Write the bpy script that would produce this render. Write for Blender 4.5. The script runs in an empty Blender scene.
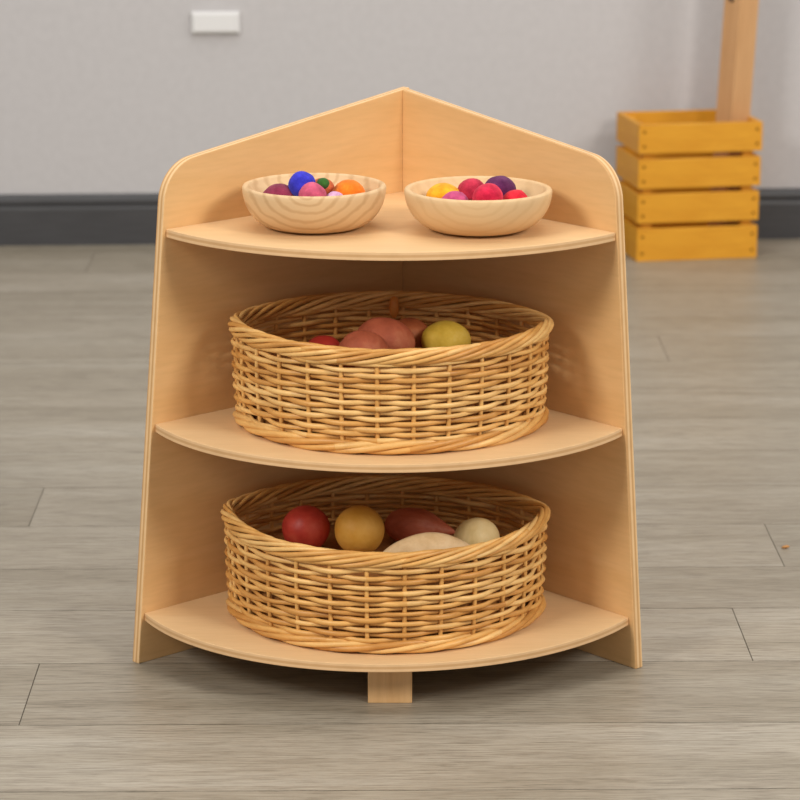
import bpy, bmesh, math, random
from mathutils import Vector, Matrix, noise
R = math.radians
PI = math.pi
scene = bpy.context.scene
col = scene.collection
random.seed(7)

# ------------------------------------------------------------------ helpers
def srgb(r, g, b):
    f = lambda c: (c/255/12.92) if c/255 <= 0.04045 else ((c/255+0.055)/1.055)**2.4
    return (f(r), f(g), f(b), 1.0)

class MB:
    """collects geometry for ONE mesh object, with a per-piece random value"""
    def __init__(self):
        self.v, self.f, self.m, self.r = [], [], [], []
    def add(self, vs, fs, mat=0, rnd=0.0):
        b = len(self.v)
        self.v += [tuple(p) for p in vs]
        self.r += [rnd]*len(vs)
        self.f += [tuple(i+b for i in f) for f in fs]
        self.m += [mat]*len(fs)
    def tube(self, pts, rad, sides=6, closed=False, rnd=0.0, mat=0, squash=1.0):
        n = len(pts)
        pts = [Vector(p) for p in pts]
        rs = rad if isinstance(rad, (list, tuple)) else [rad]*n
        vs, fs = [], []
        up = Vector((0, 0, 1))
        for i, p in enumerate(pts):
            if closed: t = pts[(i+1) % n]-pts[i-1]
            else: t = pts[min(i+1, n-1)]-pts[max(i-1, 0)]
            if t.length < 1e-9: t = Vector((1, 0, 0))
            t.normalize()
            ref = up if abs(t.z) < 0.9 else Vector((0, 1, 0))
            a = t.cross(ref).normalized(); b = a.cross(t).normalized()
            for k in range(sides):
                an = 2*PI*k/sides
                vs.append(p+a*(math.cos(an)*rs[i]*squash)+b*(math.sin(an)*rs[i]))
        m = n if closed else n-1
        for i in range(m):
            j = (i+1) % n
            for k in range(sides):
                l = (k+1) % sides
                fs.append((i*sides+k, i*sides+l, j*sides+l, j*sides+k))
        if not closed:
            fs.append(tuple(range(sides-1, -1, -1)))
            fs.append(tuple((n-1)*sides+k for k in range(sides)))
        self.add(vs, fs, mat, rnd)
    def lathe(self, prof, seg=64, c=(0, 0, 0), rnd=0.0, mat=0):
        vs, fs = [], []
        n = len(prof)
        for i in range(seg):
            a = 2*PI*i/seg
            for r, z in prof:
                vs.append((c[0]+r*math.cos(a), c[1]+r*math.sin(a), c[2]+z))
        for i in range(seg):
            j = (i+1) % seg
            for k in range(n-1):
                fs.append((i*n+k, j*n+k, j*n+k+1, i*n+k+1))
        self.add(vs, fs, mat, rnd)
    def build(self, name, mats, parent=None, smooth=True):
        me = bpy.data.meshes.new(name)
        me.from_pydata(self.v, [], self.f)
        for m in (mats if isinstance(mats, (list, tuple)) else [mats]):
            me.materials.append(m)
        me.polygons.foreach_set('material_index', self.m)
        me.polygons.foreach_set('use_smooth', [smooth]*len(self.f))
        at = me.attributes.new('rnd', 'FLOAT', 'POINT')
        at.data.foreach_set('value', self.r)
        bm = bmesh.new(); bm.from_mesh(me)
        bmesh.ops.remove_doubles(bm, verts=bm.verts, dist=1e-6)
        bmesh.ops.recalc_face_normals(bm, faces=bm.faces)
        bm.to_mesh(me); bm.free()
        me.update()
        o = bpy.data.objects.new(name, me)
        col.objects.link(o)
        if parent: o.parent = parent
        return o

def prism(poly, depth, axes, bevel=0.0, name='x', mats=None, parent=None):
    """extrude a closed 2-D polygon; axes = (ux, uy, uz, origin). Caps take mats[0], rim takes mats[1]."""
    ux, uy, uz, o = axes
    bm = bmesh.new()
    a = [bm.verts.new(o+ux*p[0]+uy*p[1]) for p in poly]
    b = [bm.verts.new(o+ux*p[0]+uy*p[1]+uz*depth) for p in poly]
    bm.faces.new(a); bm.faces.new(b[::-1])
    n = len(poly)
    for i in range(n):
        j = (i+1) % n
        f = bm.faces.new((a[i], b[i], b[j], a[j])); f.material_index = 1
    bmesh.ops.recalc_face_normals(bm, faces=bm.faces)
    if bevel:
        ed = [e for e in bm.edges if len(e.link_faces) == 2 and e.calc_face_angle(0) > R(50)]
        bmesh.ops.bevel(bm, geom=ed, offset=bevel, segments=2, profile=.6, affect='EDGES', material=-1)
    me = bpy.data.meshes.new(name); bm.to_mesh(me); bm.free()
    for m in mats: me.materials.append(m)
    ob = bpy.data.objects.new(name, me); col.objects.link(ob)
    if parent: ob.parent = parent
    return ob

def box(name, size, loc, mat, parent=None, bevel=0.001, rot=None):
    bm = bmesh.new()
    bmesh.ops.create_cube(bm, size=1.0)
    bmesh.ops.scale(bm, vec=size, verts=bm.verts)
    if bevel: bmesh.ops.bevel(bm, geom=bm.edges[:], offset=bevel, segments=2, profile=.6, affect='EDGES')
    me = bpy.data.meshes.new(name); bm.to_mesh(me); bm.free()
    me.materials.append(mat)
    o = bpy.data.objects.new(name, me); col.objects.link(o)
    o.location = loc
    if rot: o.rotation_euler = rot
    if parent: o.parent = parent
    return o

def empty(name, loc=(0, 0, 0), rz=0.0):
    o = bpy.data.objects.new(name, None); col.objects.link(o)
    o.location = loc; o.rotation_euler = (0, 0, rz); o.empty_display_size = .05
    return o

def tag(o, label, cat, group=None):
    o['label'] = label; o['category'] = cat
    if group: o['group'] = group
    return o

# ------------------------------------------------------------------ materials
def new_mat(name, rough=.5, spec=.5):
    m = bpy.data.materials.new(name); m.use_nodes = True
    nt = m.node_tree
    b = nt.nodes['Principled BSDF']
    b.inputs['Roughness'].default_value = rough
    b.inputs['Specular IOR Level'].default_value = spec
    return m, nt, b

def N(nt, typ, **kw):
    n = nt.nodes.new(typ)
    for k, v in kw.items():
        if k.startswith('i_'): n.inputs[k[2:].replace('_', ' ')].default_value = v
        else: setattr(n, k, v)
    return n

def ramp(nt, stops, interp='LINEAR'):
    n = nt.nodes.new('ShaderNodeValToRGB'); cr = n.color_ramp; cr.interpolation = interp
    while len(cr.elements) < len(stops): cr.elements.new(.5)
    for e, (p, c) in zip(cr.elements, stops): e.position = p; e.color = c
    return n

def coords(nt, scale=(1, 1, 1), rot=(0, 0, 0), kind='Object'):
    t = nt.nodes.new('ShaderNodeTexCoord'); mp = nt.nodes.new('ShaderNodeMapping')
    mp.inputs['Scale'].default_value = scale; mp.inputs['Rotation'].default_value = rot
    nt.links.new(t.outputs[kind], mp.inputs['Vector'])
    return mp

def mixc(nt, a, b, fac, mode='MIX'):
    n = nt.nodes.new('ShaderNodeMix'); n.data_type = 'RGBA'; n.blend_type = mode
    for s, v in ((n.inputs[6], a), (n.inputs[7], b), (n.inputs[0], fac)):
        if hasattr(v, 'is_linked'): nt.links.new(v, s)
        else: s.default_value = v
    return n.outputs[2]

def grain_wood(name, c_light, c_dark, scale=(3, 3, 40), rot=(0, 0, 0), rough=.42, fine=.22, bumpy=.03, spec=.35):
    m, nt, b = new_mat(name, rough, spec)
    mp = coords(nt, scale, rot)
    n1 = N(nt, 'ShaderNodeTexNoise', i_Scale=2.0, i_Detail=5.0, i_Roughness=.6, i_Distortion=.6)
    nt.links.new(mp.outputs[0], n1.inputs['Vector'])
    r1 = ramp(nt, [(.3, c_light), (.75, c_dark)])
    nt.links.new(n1.outputs['Fac'], r1.inputs[0])
    mp2 = coords(nt, tuple(s*6 for s in scale), rot)
    n2 = N(nt, 'ShaderNodeTexNoise', i_Scale=2.0, i_Detail=3.0)
    nt.links.new(mp2.outputs[0], n2.inputs['Vector'])
    r2 = ramp(nt, [(.25, (.72, .68, .62, 1)), (.6, (1, 1, 1, 1))])
    nt.links.new(n2.outputs['Fac'], r2.inputs[0])
    c = mixc(nt, r1.outputs[0], r2.outputs[0], fine, 'MULTIPLY')
    nt.links.new(c, b.inputs['Base Color'])
    bp = N(nt, 'ShaderNodeBump', i_Strength=bumpy, i_Distance=.002)
    nt.links.new(n2.outputs['Fac'], bp.inputs['Height'])
    nt.links.new(bp.outputs[0], b.inputs['Normal'])
    return m

def ply_edge(name, axis, c_light, c_dark, period, rough=.5):
    """plywood rim: the layers stripe across the thickness axis of the object"""
    m, nt, b = new_mat(name, rough, .3)
    t = nt.nodes.new('ShaderNodeTexCoord'); sp = nt.nodes.new('ShaderNodeSeparateXYZ')
    nt.links.new(t.outputs['Object'], sp.inputs[0])
    mul = N(nt, 'ShaderNodeMath', operation='MULTIPLY'); mul.inputs[1].default_value = 2*PI/period
    nt.links.new(sp.outputs[axis], mul.inputs[0])
    sn = N(nt, 'ShaderNodeMath', operation='SINE'); nt.links.new(mul.outputs[0], sn.inputs[0])
    r = ramp(nt, [(0.35, c_light), (.75, c_dark)])
    ad = N(nt, 'ShaderNodeMath', operation='MULTIPLY_ADD'); ad.inputs[1].default_value = .5; ad.inputs[2].default_value = .5
    nt.links.new(sn.outputs[0], ad.inputs[0]); nt.links.new(ad.outputs[0], r.inputs[0])
    mp = coords(nt, (60, 60, 60)); n1 = N(nt, 'ShaderNodeTexNoise', i_Scale=1.0, i_Detail=3.0)
    nt.links.new(mp.outputs[0], n1.inputs['Vector'])
    r2 = ramp(nt, [(.3, (.8, .78, .74, 1)), (.6, (1, 1, 1, 1))]); nt.links.new(n1.outputs['Fac'], r2.inputs[0])
    nt.links.new(mixc(nt, r.outputs[0], r2.outputs[0], .35, 'MULTIPLY'), b.inputs['Base Color'])
    return m

def mottled(name, c1, c2, scale=30, rough=.6, bumpy=.15, c3=None, spec=.3, sheen=0, dist=.003, stretch=(1, 1, 1)):
    m, nt, b = new_mat(name, rough, spec)
    mp = coords(nt, stretch)
    n1 = N(nt, 'ShaderNodeTexNoise', i_Scale=scale, i_Detail=6.0, i_Roughness=.6)
    nt.links.new(mp.outputs[0], n1.inputs['Vector'])
    st = [(.35, c1), (.68, c2)]
    if c3: st = [(.33, c1), (.55, c2), (.75, c3)]
    r = ramp(nt, st); nt.links.new(n1.outputs['Fac'], r.inputs[0])
    nt.links.new(r.outputs[0], b.inputs['Base Color'])
    n2 = N(nt, 'ShaderNodeTexNoise', i_Scale=scale*8, i_Detail=4.0)
    nt.links.new(mp.outputs[0], n2.inputs['Vector'])
    bp = N(nt, 'ShaderNodeBump', i_Strength=bumpy, i_Distance=dist)
    nt.links.new(n2.outputs['Fac'], bp.inputs['Height']); nt.links.new(bp.outputs[0], b.inputs['Normal'])
    if sheen:
        b.inputs['Sheen Weight'].default_value = sheen; b.inputs['Sheen Roughness'].default_value = .6
    return m

BIRCH_L, BIRCH_D = srgb(230, 188, 133), srgb(222, 177, 119)
M_panel = grain_wood('birch_panel', BIRCH_L, BIRCH_D, (2.2, 2.2, 16), (0, R(8), R(-45)))
M_board = grain_wood('birch_board', srgb(228, 191, 143), srgb(221, 182, 132), (2.5, 22, 2.5), (0, 0, R(12)))
M_edge_p = ply_edge('birch_panel_rim', 1, srgb(232, 194, 144), srgb(206, 158, 104), .0062)
M_edge_b = ply_edge('birch_board_rim', 2, srgb(228, 188, 140), srgb(208, 164, 114), .0060)
M_leg = grain_wood('birch_leg', srgb(222, 180, 128), srgb(203, 156, 102), (30, 30, 2.5), (0, 0, 0))

def wicker_mat(name, c1, c2, c3):
    m, nt, b = new_mat(name, .42, .4)
    at = N(nt, 'ShaderNodeAttribute', attribute_name='rnd')
    r = ramp(nt, [(0, c1), (.5, c2), (1, c3)]); nt.links.new(at.outputs['Fac'], r.inputs[0])
    mp = coords(nt, (25, 25, 90)); n1 = N(nt, 'ShaderNodeTexNoise', i_Scale=1.0, i_Detail=5.0, i_Roughness=.65)
    nt.links.new(mp.outputs[0], n1.inputs['Vector'])
    r2 = ramp(nt, [(.3, (.62, .5, .36, 1)), (.6, (1, 1, 1, 1))]); nt.links.new(n1.outputs['Fac'], r2.inputs[0])
    nt.links.new(mixc(nt, r.outputs[0], r2.outputs[0], .68, 'MULTIPLY'), b.inputs['Base Color'])
    bp = N(nt, 'ShaderNodeBump', i_Strength=.25, i_Distance=.001)
    nt.links.new(n1.outputs['Fac'], bp.inputs['Height']); nt.links.new(bp.outputs[0], b.inputs['Normal'])
    return m
M_wick = wicker_mat('willow', srgb(206, 146, 74), srgb(230, 176, 100), srgb(242, 198, 128))
M_wick_in = grain_wood('willow_base', srgb(170, 112, 58), srgb(120, 74, 34), (60, 60, 60), rough=.7)
M_toggle = mottled('toggle_wood', srgb(206, 128, 54), srgb(222, 150, 76), 60, .35, .05)

def bowl_mat(name, cl, cd, strength):
    m, nt, b = new_mat(name, .5, .3)
    mp = coords(nt, (1, 1, 1.6), (0, 0, 0))
    n1 = N(nt, 'ShaderNodeTexNoise', i_Scale=9.0, i_Detail=2.0)
    nt.links.new(mp.outputs[0], n1.inputs['Vector'])
    ad = N(nt, 'ShaderNodeMix', data_type='RGBA', blend_type='ADD'); ad.inputs[0].default_value = .035
    nt.links.new(mp.outputs[0], ad.inputs[6]); nt.links.new(n1.outputs['Color'], ad.inputs[7])
    w = N(nt, 'ShaderNodeTexWave', wave_type='RINGS', rings_direction='Y', i_Scale=21.0, i_Distortion=2.2, i_Detail=2.0)
    w.inputs['Detail Scale'].default_value = 2.0
    mp2 = N(nt, 'ShaderNodeMapping'); mp2.inputs['Location'].default_value = (-.01, 0, -.10)
    nt.links.new(ad.outputs[2], mp2.inputs['Vector'])
    nt.links.new(mp2.outputs[0], w.inputs['Vector'])
    r = ramp(nt, [(0, cl), (.55, cl), (1, cd)]); nt.links.new(w.outputs['Fac'], r.inputs[0])
    nt.links.new(mixc(nt, cl, r.outputs[0], strength), b.inputs['Base Color'])
    return m
M_bowl_a = bowl_mat('turned_wood_a', srgb(217, 183, 139), srgb(182, 140, 94), .5)
M_bowl_b = bowl_mat('turned_wood_b', srgb(219, 184, 138), srgb(202, 164, 116), .3)

# ------------------------------------------------------------------ camera
CAM_H, PITCH, FPX = 1.1, R(14.37), 2781.6
cd = bpy.data.cameras.new('camera'); cam = bpy.data.objects.new('camera', cd); col.objects.link(cam)
cam.location = (0, 0, CAM_H); cam.rotation_euler = (PI/2-PITCH, 0, 0)
cd.sensor_width = 36; cd.lens = FPX/800*36; cd.clip_end = 50
cd.dof.use_dof = True; cd.dof.focus_distance = 3.12; cd.dof.aperture_fstop = 9.0
scene.camera = cam

# ------------------------------------------------------------------ the setting
def structure(o): o['kind'] = 'structure'; return o

def floor_material():
    m, nt, b = new_mat('grey_oak_planks', .42, .5)
    tc = nt.nodes.new('ShaderNodeTexCoord')
    at = N(nt, 'ShaderNodeAttribute', attribute_name='rnd')
    comb = nt.nodes.new('ShaderNodeCombineXYZ')
    ml = N(nt, 'ShaderNodeMath', operation='MULTIPLY'); ml.inputs[1].default_value = 37.0
    nt.links.new(at.outputs['Fac'], ml.inputs[0])
    for i in (0, 2): nt.links.new(ml.outputs[0], comb.inputs[i])
    va = N(nt, 'ShaderNodeVectorMath', operation='ADD')
    nt.links.new(tc.outputs['Object'], va.inputs[0]); nt.links.new(comb.outputs[0], va.inputs[1])
    def mapped(scale):
        mp = nt.nodes.new('ShaderNodeMapping'); mp.inputs['Scale'].default_value = scale
        nt.links.new(va.outputs[0], mp.inputs['Vector']); return mp.outputs[0]
    broad = N(nt, 'ShaderNodeTexNoise', i_Scale=1.0, i_Detail=4.0, i_Roughness=.55, i_Distortion=.4)
    nt.links.new(mapped((1.6, 14, 1)), broad.inputs['Vector'])
    streak = N(nt, 'ShaderNodeTexNoise', i_Scale=1.0, i_Detail=6.0, i_Roughness=.7)
    nt.links.new(mapped((22, 400, 1)), streak.inputs['Vector'])
    cath = N(nt, 'ShaderNodeTexWave', wave_type='BANDS', bands_direction='Y', i_Scale=9.0, i_Distortion=11.0, i_Detail=3.0)
    cath.inputs['Detail Scale'].default_value = .8
    nt.links.new(mapped((1.7, 7, 1)), cath.inputs['Vector'])
    rb = ramp(nt, [(.25, srgb(149, 139, 121)), (.5, srgb(166, 156, 139)), (.78, srgb(180, 172, 157))])
    nt.links.new(broad.outputs['Fac'], rb.inputs[0])
    rs = ramp(nt, [(.34, (.40, .37, .33, 1)), (.53, (.97, .97, .96, 1)), (.75, (1.06, 1.06, 1.06, 1))])
    nt.links.new(streak.outputs['Fac'], rs.inputs[0])
    c = mixc(nt, rb.outputs[0], rs.outputs[0], .75, 'MULTIPLY')
    rc = ramp(nt, [(.0, (.76, .73, .69, 1)), (.45, (1, 1, 1, 1))])
    nt.links.new(cath.outputs['Fac'], rc.inputs[0])
    c = mixc(nt, c, rc.outputs[0], .75, 'MULTIPLY')
    rr = ramp(nt, [(0, (.86, .85, .83, 1)), (1, (1.04, 1.04, 1.05, 1))])
    nt.links.new(at.outputs['Fac'], rr.inputs[0])
    c = mixc(nt, c, rr.outputs[0], 1.0, 'MULTIPLY')
    nt.links.new(c, b.inputs['Base Color'])
    bp = N(nt, 'ShaderNodeBump', i_Strength=.12, i_Distance=.001)
    nt.links.new(streak.outputs['Fac'], bp.inputs['Height']); nt.links.new(bp.outputs[0], b.inputs['Normal'])
    return m
M_floor = floor_material()
M_gap, _, gb = new_mat('plank_gap', .9, .1); gb.inputs['Base Color'].default_value = srgb(96, 87, 76)

fb = MB()
PW, LEN = .1885, 2.2
ROWS = {-1: 2.672, 0: 2.862, 1: 3.060, 2: 3.252, 3: 3.418, 4: 3.607}
row = lambda k: ROWS.get(k, 2.672+(k+1)*PW if k < 0 else 3.607+(k-4)*PW)
joints = {-1: 1.0, 0: -.42, 1: .411, 2: -1.0, 3: .500, 4: -.497, 5: 1.1, 6: -1.0, 7: 1.05, 8: -1.1, 9: .47, 10: 1.0, 11: -1.1}
rr = random.Random(3)
fx0, fx1 = -2.6, 2.6
fb.add([(fx0, .4, -.0012), (fx1, .4, -.0012), (fx1, 6.3, -.0012), (fx0, 6.3, -.0012)], [(0, 1, 2, 3)], 1)
tone = {(0, 0): .05, (1, 0): .45}
for k in range(-13, 19):
    y0, y1 = row(k), row(k+1)
    j = joints.get(k, rr.uniform(-.6, .6))
    xs = [fx0]+sorted(x for x in (j+i*LEN for i in range(-4, 5)) if fx0+.02 < x < fx1-.02)+[fx1]
    for a, b_ in zip(xs, xs[1:]):
        g = .0005
        q = [(a+g, y0+g), (b_-g, y0+g), (b_-g, y1-g), (a+g, y1-g)]
        v = rr.random()
        if k == 0 and a < 0 < b_: v = .12
        fb.add([(x, y, 0) for x, y in q], [(0, 1, 2, 3)], 0, v)
floor = structure(fb.build('floor', [M_floor, M_gap], smooth=False))
floor.rotation_euler = (0, 0, R(.66)); floor.location = (.036, .0028, 0)

M_wall, nt, b = new_mat('painted_wall', .75, .2)
mp = coords(nt, (1, 1, 1)); n1 = N(nt, 'ShaderNodeTexNoise', i_Scale=60.0, i_Detail=4.0)
nt.links.new(mp.outputs[0], n1.inputs['Vector'])
r1 = ramp(nt, [(.3, srgb(190, 186, 185)), (.7, srgb(195, 191, 190))]); nt.links.new(n1.outputs['Fac'], r1.inputs[0])
nt.links.new(r1.outputs[0], b.inputs['Base Color'])
bp = N(nt, 'ShaderNodeBump', i_Strength=.05, i_Distance=.002); nt.links.new(n1.outputs['Fac'], bp.inputs['Height'])
nt.links.new(bp.outputs[0], b.inputs['Normal'])
WYAW = R(2.6)
WALL = Matrix.Translation((-.75, 5.572, 0)) @ Matrix.Rotation(WYAW, 4, 'Z')   # wall plane: local y = 0
def on_wall(x, y, z): return WALL @ Vector((x, y, z))
w = structure(box('wall_back', (5.0, .1, 2.4), on_wall(.75, .05, 1.2), M_wall, bevel=0)); w.rotation_euler.z = WYAW

M_base, nt, b = new_mat('baseboard_paint', .42, .4)
mp = coords(nt, (4, 40, 40)); n1 = N(nt, 'ShaderNodeTexNoise', i_Scale=3.0)
nt.links.new(mp.outputs[0], n1.inputs['Vector'])
r1 = ramp(nt, [(.3, srgb(66, 65, 66)), (.7, srgb(72, 71, 72))]); nt.links.new(n1.outputs['Fac'], r1.inputs[0])
nt.links.new(r1.outputs[0], b.inputs['Base Color'])
prof = [(0, 0), (-.014, 0), (-.014, .074), (-.0125, .079), (-.009, .081), (-.009, .0835), (-.0125, .086), (-.0125, .092),
        (-.010, .098), (-.006, .1025), (0, .1035)]
bb = MB()
L0_, L1_ = -1.75, 3.25
n = len(prof)
vs = [on_wall(L0_, p[0], p[1]) for p in prof]+[on_wall(L1_, p[0], p[1]) for p in prof]
bb.add(vs, [(i, (i+1) % n, n+(i+1) % n, n+i) for i in range(n)]+[tuple(range(n)), tuple(range(2*n-1, n-1, -1))])
structure(bb.build('baseboard_back', M_base, smooth=False))

# ------------------------------------------------------------------ corner shelf
C0 = Vector((.0029, 3.3357, 0)); PHI = .0482
LDIR = Vector((-math.cos(PI/4-PHI), -math.sin(PI/4-PHI), 0))
RDIR = Vector((math.cos(PI/4+PHI), -math.sin(PI/4+PHI), 0))
TH = .012
ARMS = {-1: (.4146, .0960), 1: (.4012, .0840)}      # floor length and taper of the left and right panel
arm = lambda z, s: ARMS[s][0]-ARMS[s][1]*z
shelf = tag(empty('corner_shelf', tuple(C0)),
            'light birch plywood corner shelf with three rounded boards standing on the floor', 'shelf')

def panel_outline(back, ztop, zknee, side):
    ARM0 = ARMS[side][0]
    """(distance from corner, height): floor, tapered front edge, big rounded shoulder, top edge climbing to the corner"""
    pts = [(back, 0), (ARM0, 0)]
    zs = zknee
    sA = Vector((arm(zs, side), zs))                  # knee where front edge and top edge would meet
    top_dir = (Vector((0, ztop))-sA).normalized(); down = (Vector((ARM0, 0))-sA).normalized()
    ang = top_dir.angle(down); rad = .052
    t = rad/math.tan(ang/2)
    p0 = sA+down*t; p1 = sA+top_dir*t
    bis = (top_dir+down).normalized(); cen = sA+bis*(rad/math.sin(ang/2))
    v0 = p0-cen; v1 = p1-cen; a0 = math.atan2(v0.y, v0.x); a1 = math.atan2(v1.y, v1.x)
    while a1 < a0: a1 += 2*PI
    for i in range(15):
        a = a0+(a1-a0)*i/14
        pts.append((cen.x+rad*math.cos(a), cen.y+rad*math.sin(a)))
    slope = (ztop-zs)/(0-sA.x)
    pts.append((back, ztop+slope*back))
    return pts

def side_panel(d, outward, back):
    # local frame: X along the arm, Y outward thickness, Z up
    X, Y, Z = Vector((1, 0, 0)), Vector((0, 1, 0)), Vector((0, 0, 1))
    o = prism(panel_outline(back, .631, .579 if outward < 0 else .5845, outward), TH*(1 if outward > 0 else -1), (X, Z, Y, Vector((0, 0, 0))), .0012,
              'side_panel', [M_panel_l, M_edge_p], shelf)
    o.rotation_euler = (0, 0, math.atan2(d.y, d.x))
    return o
M_panel_l = grain_wood('birch_panel_face', BIRCH_L, BIRCH_D, (2.2, 2.2, 15), (0, R(7), 0))
side_panel(LDIR, -1, -TH)     # left: outward is to the right-hand side of its own axis
side_panel(RDIR, 1, 0.0)

def shelf_board(ztop, sag, inset=.0048, th=.0095):
    ql, qr = LDIR*(arm(ztop, -1)-inset), RDIR*(arm(ztop, 1)-inset-.003*(ztop < .1)+.002*(ztop > .4))
    m = (ql+qr)/2; h = (qr-ql).length/2
    nrm = m.normalized(); tx = (qr-ql).normalized()
    r = (h*h+sag*sag)/(2*sag); cen = m+nrm*(sag-r)
    th0 = math.asin(min(1, h/r))
    if sag > r: th0 = PI-th0
    pts = [Vector((0, 0, 0)), ql]
    for i in range(1, 64):
        t = -th0+2*th0*i/64
        pts.append(cen+tx*(r*math.sin(t))+nrm*(r*math.cos(t)))
    pts.append(qr)
    o = prism([(p.x, p.y) for p in pts], th, (Vector((1, 0, 0)), Vector((0, 1, 0)), Vector((0, 0, -1)), Vector((0, 0, 0))),
              .0009, 'shelf_board', [M_board, M_edge_b], shelf)
    o.location = (0, 0, ztop)
    return o
Z1, Z2, Z3 = .0601, .2829, .5070
shelf_board(Z1, .1677); shelf_board(Z2, .1627); shelf_board(Z3, .1237)
lg = box('front_leg', (.0495, .03, Z1-.0095), (-.0140, 2.943-C0.y, (Z1-.0095)/2), M_leg, shelf, .0012)
lg.rotation_euler = (0, 0, R(-.5))

# ------------------------------------------------------------------ turned bowls with felt balls
def bowl(x, y, z, rad, base, h, mat, label):
    b_ = MB()
    po, pi_ = [], []
    t = .0078
    for i in range(15):                         # outer wall, base to rim
        u = i/14
        po.append((base+(rad-base)*math.sin(u*PI/2)**.95, .0015+(h-.0015)*(1-math.cos(u*PI/2))**.93))
    depth = .030; Rs = ((rad-t)**2+depth**2)/(2*depth)
    for i in range(15):
        r = (rad-t)*(1-i/14)
        pi_.append((max(r, 1e-5), h-depth*(1-(1-i/14)**4)))
    lip = [(rad-t*.12, h+.0018), (rad-t*.5, h+.0026), (rad-t*.88, h+.0018)]
    prof = [(1e-5, 0), (base-.002, 0)]+po+lip+pi_
    b_.lathe(prof, 96)
    o = b_.build('wooden_bowl', mat); o.location = (x, y, z)
    tag(o, label, 'bowl', 'wooden bowls on the top shelf')
    return Vector((x, y, z+h-depth+Rs)), Rs
BA = (-.0970, 3.105, Z3); BB = (.088, 3.088, Z3)
SA, RSA = bowl(*BA, .0815, .045, .0465, M_bowl_a,
               'shallow pale wooden bowl with bold ring grain holding the blue and orange balls')
SB, RSB = bowl(*BB, .0833, .043, .0455, M_bowl_b,
               'shallow pale plain-grained wooden bowl holding the yellow and red balls')

def pxray(px, py):
    v = Vector(((px-400)/FPX, 1, -(py-400)/FPX))     # camera frame: right, forward, up
    c, s = math.cos(PITCH), math.sin(PITCH)
    return Vector((v.x, v.y*c+v.z*s, v.z*c-v.y*s))
def at(px, py, z):
    d = pxray(px, py); t = (z-CAM_H)/d.z
    return Vector((0, 0, CAM_H))+d*t
def at_y(px, py, Y):
    d = pxray(px, py); return Vector((0, 0, CAM_H))+d*(Y/d.y)

felt = {}
def felt_mat(n_, c):
    c2 = tuple(min(1, x*1.35+.01) for x in c[:3])+(1,)
    c1 = tuple(x*.8 for x in c[:3])+(1,)
    felt[n_] = mottled('felt_'+n_, c1, c2, 90, .95, .35, spec=.1, sheen=.1, dist=.002)
    return felt[n_]

def lumpy(name, r, mat, seed, sx=1, sy=1, sz=1, amp=.06, freq=1.6, seg=40, shape=None):
    bm = bmesh.new()
    bmesh.ops.create_uvsphere(bm, u_segments=seg, v_segments=seg//2, radius=1)
    off = Vector((seed*3.7, seed*1.9, seed*.7))
    for v in bm.verts:
        p = v.co.copy()
        k = 1+amp*noise.noise(p*freq+off)+amp*.4*noise.noise(p*freq*2.7+off)
        p *= k
        if shape: p = shape(p)
        v.co = Vector((p.x*sx*r, p.y*sy*r, p.z*sz*r))
    for f in bm.faces: f.smooth = True
    me = bpy.data.meshes.new(name); bm.to_mesh(me); bm.free()
    me.materials.append(mat)
    o = bpy.data.objects.new(name, me); col.objects.link(o)
    return o

def balls_in(spec, S, Rs, group):
    out = []
    for i, (px, py, rpx, dz, colr, label) in enumerate(spec):
        r = rpx/878
        p = at(px, py, Z3+dz-.002)
        o = lumpy('felt_ball', r, felt_mat(label.split()[0]+str(i)+group[:6], srgb(*colr)), i*1.3+len(group), amp=.05, sz=.85 if i == 0 else .97)
        o.location = p; o.rotation_euler = (i, i*2.1, i*.7)
        tag(o, label, 'ball', group)

balls_in([
    (279.5, 199, 18, .0345, (128, 38, 66), 'plum purple felt ball at the left end of the ring-grained bowl'),
    (302, 185, 13.8, .051, (48, 48, 182), 'cobalt blue felt ball topping the heap in the ring-grained bowl'),
    (312.5, 197, 14.5, .040, (188, 78, 106), 'dusty pink felt ball in front of the blue ball'),
    (322, 190.5, 13, .040, (186, 92, 50), 'rust red felt ball behind the pink ball beside the orange one'),
    (348.5, 196.5, 17, .036, (232, 116, 20), 'bright orange felt ball at the right end of the ring-grained bowl'),
    (335, 202.5, 11, .033, (196, 150, 182), 'pale lilac felt ball low between the pink and orange balls'),
], SA, RSA, 'felt balls in the left bowl')
# green tuft ball peeping out on top of the rust red one
balls_in([
    (443.5, 198, 17.5, .036, (236, 160, 24), 'golden yellow felt ball at the left end of the plain-grained bowl'),
    (454.5, 206, 15, .033, (186, 72, 116), 'mauve pink felt ball in front of the golden yellow ball'),
    (472, 193.5, 15.5, .040, (176, 34, 60), 'dark crimson felt ball between the yellow and the purple balls'),
    (499.5, 192.5, 17, .042, (86, 26, 74), 'deep purple felt ball highest in the plain-grained bowl'),
    (488, 198.5, 15, .044, (202, 28, 64), 'bright raspberry red felt ball in front of the purple ball'),
    (515.5, 203, 13.5, .036, (206, 24, 44), 'scarlet felt ball at the right end of the plain-grained bowl'),
], SB, RSB, 'felt balls in the right bowl')
go = lumpy('felt_ball', .0072, felt_mat('green', srgb(46, 92, 30)), 9, amp=.08, sz=.9)
go.location = at_y(323.0, 183.5, 3.095)
tag(go, 'tiny moss green felt ball squeezed between blue and rust red balls', 'ball', 'felt balls in the left bowl')

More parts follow.
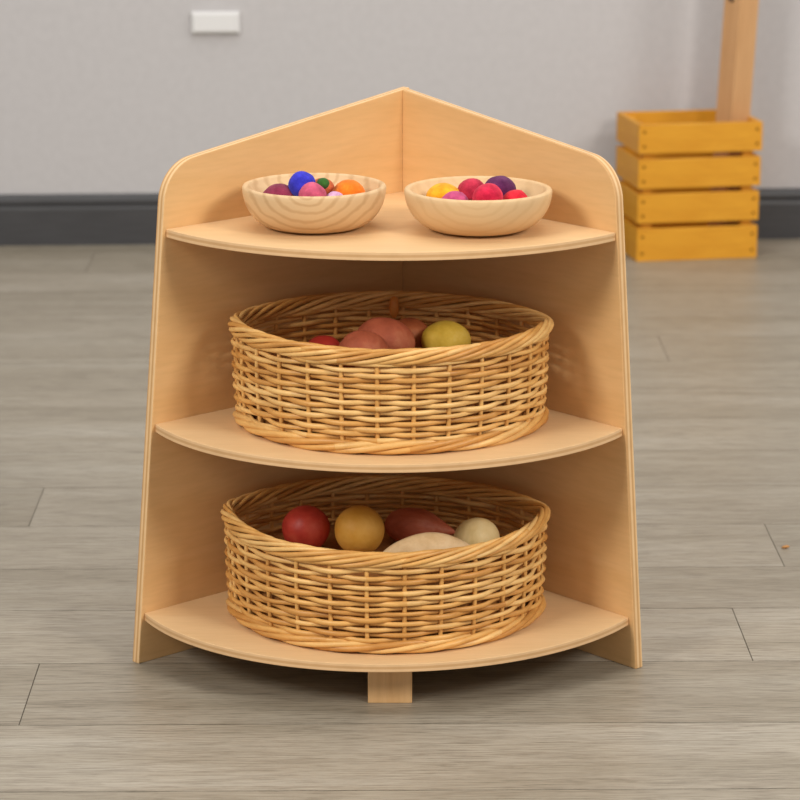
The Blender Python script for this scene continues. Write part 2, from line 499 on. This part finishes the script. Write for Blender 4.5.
# ------------------------------------------------------------------ wicker baskets
def contour(half, front, back, crn, n=480):
    """closed plan curve: front arc from left corner to right corner, back arc home; corners rounded. Returns n evenly spaced points."""
    raw = []
    def arc(sag, sgn):
        r = (half*half+sag*sag)/(2*sag); t0 = math.asin(min(1, half/r))
        if sag > r: t0 = PI-t0
        return [(-r*math.sin(t0*(1-2*i/200))*1.0, sgn*(r*math.cos(t0*(1-2*i/200))-(r-sag))) for i in range(201)]
    f = arc(front, -1)
    bk = arc(back, 1)[::-1]
    raw = f[:-1]+bk[:-1]
    def resample(P, n):
        L = [0]
        for i in range(len(P)):
            a, b_ = P[i], P[(i+1) % len(P)]
            L.append(L[-1]+math.hypot(b_[0]-a[0], b_[1]-a[1]))
        out = []; k = 0
        for i in range(n):
            s = L[-1]*i/n
            while L[k+1] < s: k += 1
            t = (s-L[k])/(L[k+1]-L[k]); a, b_ = P[k], P[(k+1) % len(P)]
            out.append((a[0]+(b_[0]-a[0])*t, a[1]+(b_[1]-a[1])*t))
        return out, L[-1]
    P, L = resample(raw, n)
    w_ = max(1, int(crn/L*n))
    for _ in range(2):
        P = [(sum(P[(i+k) % n][0] for k in range(-w_, w_+1))/(2*w_+1), sum(P[(i+k) % n][1] for k in range(-w_, w_+1))/(2*w_+1)) for i in range(n)]
    sx = half/max(p[0] for p in P)
    P, L = resample([(p[0]*sx, p[1]) for p in P], n)
    nr = []
    for i in range(n):
        a, b_ = P[i-1], P[(i+1) % n]
        d = Vector((b_[1]-a[1], -(b_[0]-a[0]))).normalized()
        nr.append(d)
    return P, nr, L

def basket(loc, rz, half, front, back, h, seed, label, base_h, toggle=False, lift=0.0):
    rd = random.Random(seed)
    root = tag(empty('wicker_basket', loc, rz), label, 'basket', 'wicker baskets on the lower shelves')
    NS, n = 24, 480
    P, nr, L = contour(half, front, back, .0065, n)
    def flare(u):
        u = min(1, max(0, u)); return -.0045*(1-u)**1.2+.002*math.sin(u*PI)
    def pt(i, off, z):
        i %= n
        u = z/h; o = off+flare(u)
        z *= 1-.028*max(0, -P[i][1]/front)**1.5+.012*max(0, P[i][1]/back)+lift*abs(P[i][0]/half)**6   # the edge dips a little at the front
        return Vector((P[i][0]+nr[i].x*o, P[i][1]+nr[i].y*o, z))
    per = n//NS
    zb, zt = .014, h-.010
    rows = 15
    side = MB()
    # upright stakes
    for k in range(NS):
        i = k*per
        side.tube([pt(i, 0, .004+(h-.010)*j/8) for j in range(9)], .0026, 7, rnd=rd.uniform(.2, .8))
    # weavers, in front of one stake and behind the next
    for r_ in range(rows):
        z = zb+(zt-zb)*(r_+.5)/rows
        ph = r_ % 2
        jit = [rd.uniform(-.0011, .0011) for _ in range(NS)]
        thick = [rd.uniform(.0024, .0032) for _ in range(NS)]
        amp = .0030
        nseg = 3                                   # rods are spliced a few times round the basket
        cuts = sorted(rd.sample(range(NS), nseg))
        for q in range(nseg):
            a = cuts[q]*per; b_ = (cuts[(q+1) % nseg]*per)
            if b_ <= a: b_ += n
            pts, rad = [], []
            a -= per//2; b_ += per//2
            base_t = rd.uniform(.95, 1.12)
            for i in range(a, b_+1, 2):
                s = i/per; k0 = math.floor(s); t = s-k0; e = t*t*(3-2*t)
                off = amp*math.cos(PI*(s+ph))
                off = math.copysign(abs(off)**.8*amp**.2, off)
                jz = jit[k0 % NS]*(1-e)+jit[(k0+1) % NS]*e
                tk = thick[k0 % NS]*(1-e)+thick[(k0+1) % NS]*e
                end = min(1, (i-a)/per*2, (b_-i)/per*2)
                pts.append(pt(i, off-.001*(1-end), z+jz)); rad.append(max(.0012, tk*base_t*(.55+.45*end)))
            side.tube(pts, rad, 7, rnd=rd.random(), squash=.75)
    side.build('woven_side', M_wick, root)
    # rope-like rim: rods wound round the top edge
    def rope(name, zc, rods, hr, hz, rr_, twist, off0, seg_long):
        m = MB()
        for q in range(rods):
            cuts = sorted(rd.sample(range(NS), seg_long))
            for c in range(seg_long):
                a = cuts[c]*per; b_ = cuts[(c+1) % seg_long]*per
                if b_ <= a: b_ += n
                a -= per; b_ += per//2
                pts, rad = [], []
                base = rd.uniform(.88, 1.12)
                for i in range(a, b_+1, 3):
                    end = min(1, (i-a)/per, (b_-i)/per*1.5)
                    an = 2*PI*(q/rods+twist*i/n)
                    w_ = .55+.45*end
                    pts.append(pt(i, off0+hr*w_*math.cos(an)+flare(zc/h)-flare((zc+hz*w_*math.sin(an))/h), zc+hz*w_*math.sin(an)+.0010*math.sin(i*.05+q)))
                    rad.append(max(.0012, rr_*base*(.5+.5*end)))
                m.tube(pts, rad, 8, rnd=rd.random())
        return m.build(name, M_wick, root)
    rope('rim', h-.0045, 7, .0050, .0070, .0028, 5, .0010, 5)
    rope('base_border', .0085, 4, .0036, .0052, .0036, 5, .0016, 4)
    # woven floor of the basket
    bs = MB()
    ring = [pt(i, -.006, base_h) for i in range(0, n, 6)]; low = [pt(i, -.006, .002) for i in range(0, n, 6)]
    k = len(ring)
    bs.add(ring+low, [tuple(range(k)), tuple(range(2*k-1, k-1, -1))]+[(i, (i+1) % k, k+(i+1) % k, k+i) for i in range(k)])
    bs.build('basket_base', M_wick_in, root, smooth=False)
    if toggle:
        t = MB()
        ib = int(n*.75)+5
        t.lathe([(1e-5, -.0135), (.003, -.0125), (.0052, -.007), (.0060, 0), (.0055, .007), (.0033, .012), (1e-5, .0135)], 24)
        o = t.build('toggle', M_toggle, root); o.location = pt(ib, -.0150, h-.010)
        o['label'] = 'dark oval wooden toggle'
    return root

B2 = (-.0105, 3.093, Z2); B1 = (-.0165, 3.082, Z1)
basket(B2, R(-1), .177, .150, .122, .119, 11, 'oval golden wicker basket on the middle board with a wooden toggle', .068, True)
basket(B1, R(-1.2), .182, .163, .124, .118, 23, 'oval golden wicker basket on the lowest board near the floor', .068, lift=.035)

# ------------------------------------------------------------------ vegetables in the baskets
M_red = mottled('red_skin', srgb(142, 36, 28), srgb(176, 58, 44), 22, .45, .12, srgb(192, 86, 62), spec=.25)
M_red2 = mottled('rose_skin', srgb(138, 68, 46), srgb(162, 84, 58), 26, .6, .25, srgb(184, 116, 82), spec=.15)
M_redd = mottled('dark_red_skin', srgb(134, 30, 24), srgb(158, 44, 32), 26, .5, .12)
M_tan = mottled('brown_skin', srgb(142, 70, 40), srgb(168, 92, 54), 30, .6, .15, srgb(186, 112, 66))
M_yel = mottled('yellow_skin', srgb(206, 146, 52), srgb(222, 168, 78), 28, .55, .2)
M_grn = mottled('olive_skin', srgb(176, 142, 44), srgb(194, 160, 62), 40, .6, .15, srgb(204, 176, 94), spec=.15)
M_swt = mottled('sweet_skin', srgb(166, 82, 56), srgb(188, 102, 74), 30, .5, .2, srgb(206, 136, 108), stretch=(.6, 2, 2))
M_bei = mottled('beige_skin', srgb(196, 162, 116), srgb(214, 182, 138), 45, .65, .2, srgb(222, 194, 152))
M_crm = mottled('cream_skin', srgb(206, 178, 118), srgb(222, 196, 140), 14, .5, .12, srgb(230, 208, 158), stretch=(3, 3, .6))

def pointed(k):                                   # tapers towards +x
    def f(p):
        s = 1-max(0, p.x)**2*k
        return Vector((p.x*(1+.25*max(0, p.x)), p.y*s, p.z*s))
    return f
def sweet(p):                                     # tapers at both ends
    s = 1-.55*abs(p.x)**2.0
    return Vector((p.x, p.y*s, p.z*s))
def veg(name, px, py, Y, r, mat, seed, label, group, sx=1, sy=1, sz=1, rot=(0, 0, 0), amp=.05, shape=None):
    o = lumpy(name, r, mat, seed, sx, sy, sz, amp, 1.4, 48, shape)
    o.location = at_y(px, py, Y); o.rotation_euler = rot
    tag(o, label, 'vegetable', group)
    return o
GU, GL = 'vegetables in the upper basket', 'vegetables in the lower basket'
veg('red_potato', 324, 351, 3.045, .0195, M_redd, 1, 'small dark red potato at the left of the middle basket', GU, 1.1, 1, .9)
veg('red_potato', 363, 353, 3.000, .0255, M_red2, 2, 'rounded rose red potato at the front of the middle basket', GU, 1.12, 1, 1)
veg('red_potato', 384, 343, 3.058, .029, M_red2, 3, 'largest rose red potato heaped up in the centre of the middle basket', GU, 1.22, 1, 1.0, (0, R(8), R(20)))
veg('brown_potato', 409, 338, 3.118, .0235, M_tan, 4, 'reddish brown potato half hidden behind the largest red potato', GU, 1.1, 1, 1)
veg('yellow_potato', 446, 341, 3.085, .0265, M_grn, 5, 'olive yellow potato at the right of the middle basket', GU, 1.08, 1, .88, amp=.03)
veg('red_potato', 306, 528, 3.066, .0278, M_red, 6, 'round glossy deep red potato at the left of the lowest basket', GL, 1, 1, .95, amp=.025)
veg('yellow_potato', 359.5, 530, 3.052, .0290, M_yel, 7, 'round mustard yellow potato beside the deep red one', GL, 1, 1, .98, amp=.02)
veg('sweet_potato', 416, 527, 3.115, .0225, M_swt, 8, 'reddish brown sweet potato with a pointed right end', GL, 1.65, 1, 1, (0, R(6), R(-4)), .04, pointed(.62))
veg('sweet_potato', 430, 553, 2.990, .0240, M_bei, 9, 'long pale beige sweet potato lying along the front rim', GL, 2.3, .85, 1.0, (0, R(0), R(4)), .03, sweet)
veg('cream_potato', 477, 540, 3.048, .0270, M_crm, 10, 'round cream coloured potato at the right of the lowest basket', GL, 1, 1, .95, amp=.03)

# ------------------------------------------------------------------ crate, post and wall plate at the back
M_crate = grain_wood('yellow_stained_pine', srgb(226, 161, 44), srgb(212, 143, 30), (3, 3, 26), (0, R(4), 0), .5)
M_nail, _, b = new_mat('nail_head', .8, .1); b.inputs['Base Color'].default_value = srgb(136, 84, 16)
CR = R(10.0); CP = at(636.5, 262, 0); CP.z = 0
crate = tag(empty('wooden_crate', tuple(CP), CR), 'yellow stained slatted wooden crate standing on the floor by the wall', 'crate')
CW, CD, T = .2475, .178, .011
bounds = [(0.0, .0655, -.001), (.0765, .1345, .0), (.1455, .2035, .0015), (.2150, .2725, .003)]
for z0, z1, ex in bounds:
    h_ = z1-z0; zc = (z0+z1)/2
    f = box('slat', (CW+ex, T, h_), (CW/2+ex/2, T/2, zc), M_crate, crate, .0012)
    for sx in (-1, 1):
        for dz in (-.25, .25):
            nb = MB(); nb.lathe([(1e-5, -.0012), (.0022, -.0012), (.0031, -.0004), (.0031, 0)], 10)
            o = nb.build('nail', M_nail, f); o.location = (sx*((CW+ex)/2-.011), -T/2, dz*h_)
            o.rotation_euler = (R(-90), 0, 0)
            o.location.y = -T/2-.0001
    box('slat', (CW+ex, T, h_), (CW/2+ex/2, CD-T/2, zc), M_crate, crate, .0012)
    for x in (T/2, CW+ex-T/2):
        box('slat', (T, CD-2*T-.0006, h_), (x, CD/2, zc), M_crate, crate, .0012)
for x in (T+.011, CW-T-.011):
    for y in (T+.011, CD-T-.011):
        box('corner_post', (.020, .020, .262), (x, y, .134), M_crate, crate, .001)
box('crate_bottom', (CW-2*T-.001, CD-2*T-.001, .008), (CW/2, CD/2, .008), M_crate, crate, .001)

M_post = grain_wood('beech_post', srgb(214, 166, 116), srgb(198, 148, 98), (24, 24, 2), (0, 0, 0), .5)
pb = at(731.5, 122, .28); pbase = Vector((.651, 5.505, .0125))
post = tag(empty('wooden_post', tuple(pbase)), 'tall square beech post standing inside the yellow crate and leaning right', 'post')
pm = box('shaft', (.0485, .0485, 1.05), (0, 0, .525), M_post, post, .0015)
pm.rotation_euler = (0, 0, R(34))
hb = MB(); hb.lathe([(1e-5, .003), (.006, .003), (.0075, .0015), (.0075, 0)], 20)
M_bolt, _, b = new_mat('bolt', .4, .5); b.inputs['Base Color'].default_value = srgb(70, 48, 32)
bo = hb.build('bolt', M_bolt, pm); bo.location = (-.0242, .002, -.030); bo.rotation_euler = (0, R(-90), 0)
bo['label'] = 'dark round bolt head'
post.rotation_euler = (0, R(2.6), 0)

M_plate, _, b = new_mat('white_plastic', .4, .4); b.inputs['Base Color'].default_value = srgb(226, 224, 222)
plate = tag(empty('wall_plate', on_wall(.381, -.0005, .4500), WYAW), 'small blank white plastic cover plate fixed to the grey wall', 'cover plate')
box('back_box', (.098, .010, .044), (0, -.005, 0), M_plate, plate, .003)
box('cover', (.090, .006, .036), (0, -.0115, 0), M_plate, plate, .0025)

M_chip = mottled('chip', srgb(212, 158, 100), srgb(188, 128, 70), 200, .7)
cp = at(785, 547.5, .0015)
ch = MB()
ch.tube([(-.0045, -.001, .0016), (0, 0, .0024), (.0035, .001, .0028), (.0062, .0025, .0020)], [.001, .0023, .0020, .0006], 6)
cho = ch.build('wood_chip', M_chip); cho.location = (cp.x, cp.y, 0)
tag(cho, 'tiny orange-brown wood chip lying on the grey plank floor', 'wood chip')

# ------------------------------------------------------------------ light
wd = bpy.data.worlds.new('world'); scene.world = wd; wd.use_nodes = True
bg = wd.node_tree.nodes['Background']; bg.inputs[0].default_value = (.95, .97, 1, 1); bg.inputs[1].default_value = .39
def area(loc, target, size, power, colr):
    l = bpy.data.lights.new('off_frame_light', 'AREA'); l.shape = 'SQUARE'; l.size = size; l.energy = power; l.color = colr
    o = bpy.data.objects.new('off_frame_light', l); col.objects.link(o); o.location = loc
    o.rotation_euler = (Vector(target)-Vector(loc)).to_track_quat('-Z', 'Y').to_euler()
area((2.3, .7, 2.5), (0, 3.2, .3), .95, 76, (1, .96, .9))
area((-2.3, .7, 2.5), (0, 3.2, .3), .95, 76, (1, .96, .9))
area((0, 3.7, 3.2), (0, 3.9, 0), 2.6, 52, (1, .98, .95))  # unseen overhead fill, added and set back to brighten the far floor
area((2.4, 4.1, 1.9), (.6, 5.6, .3), .35, 15, (1, .97, .93))  # small unseen side lamp, added to throw the post's shadow on the wall

scene.view_settings.view_transform = 'Standard'
scene.view_settings.look = 'None'
scene.view_settings.exposure = 0.0
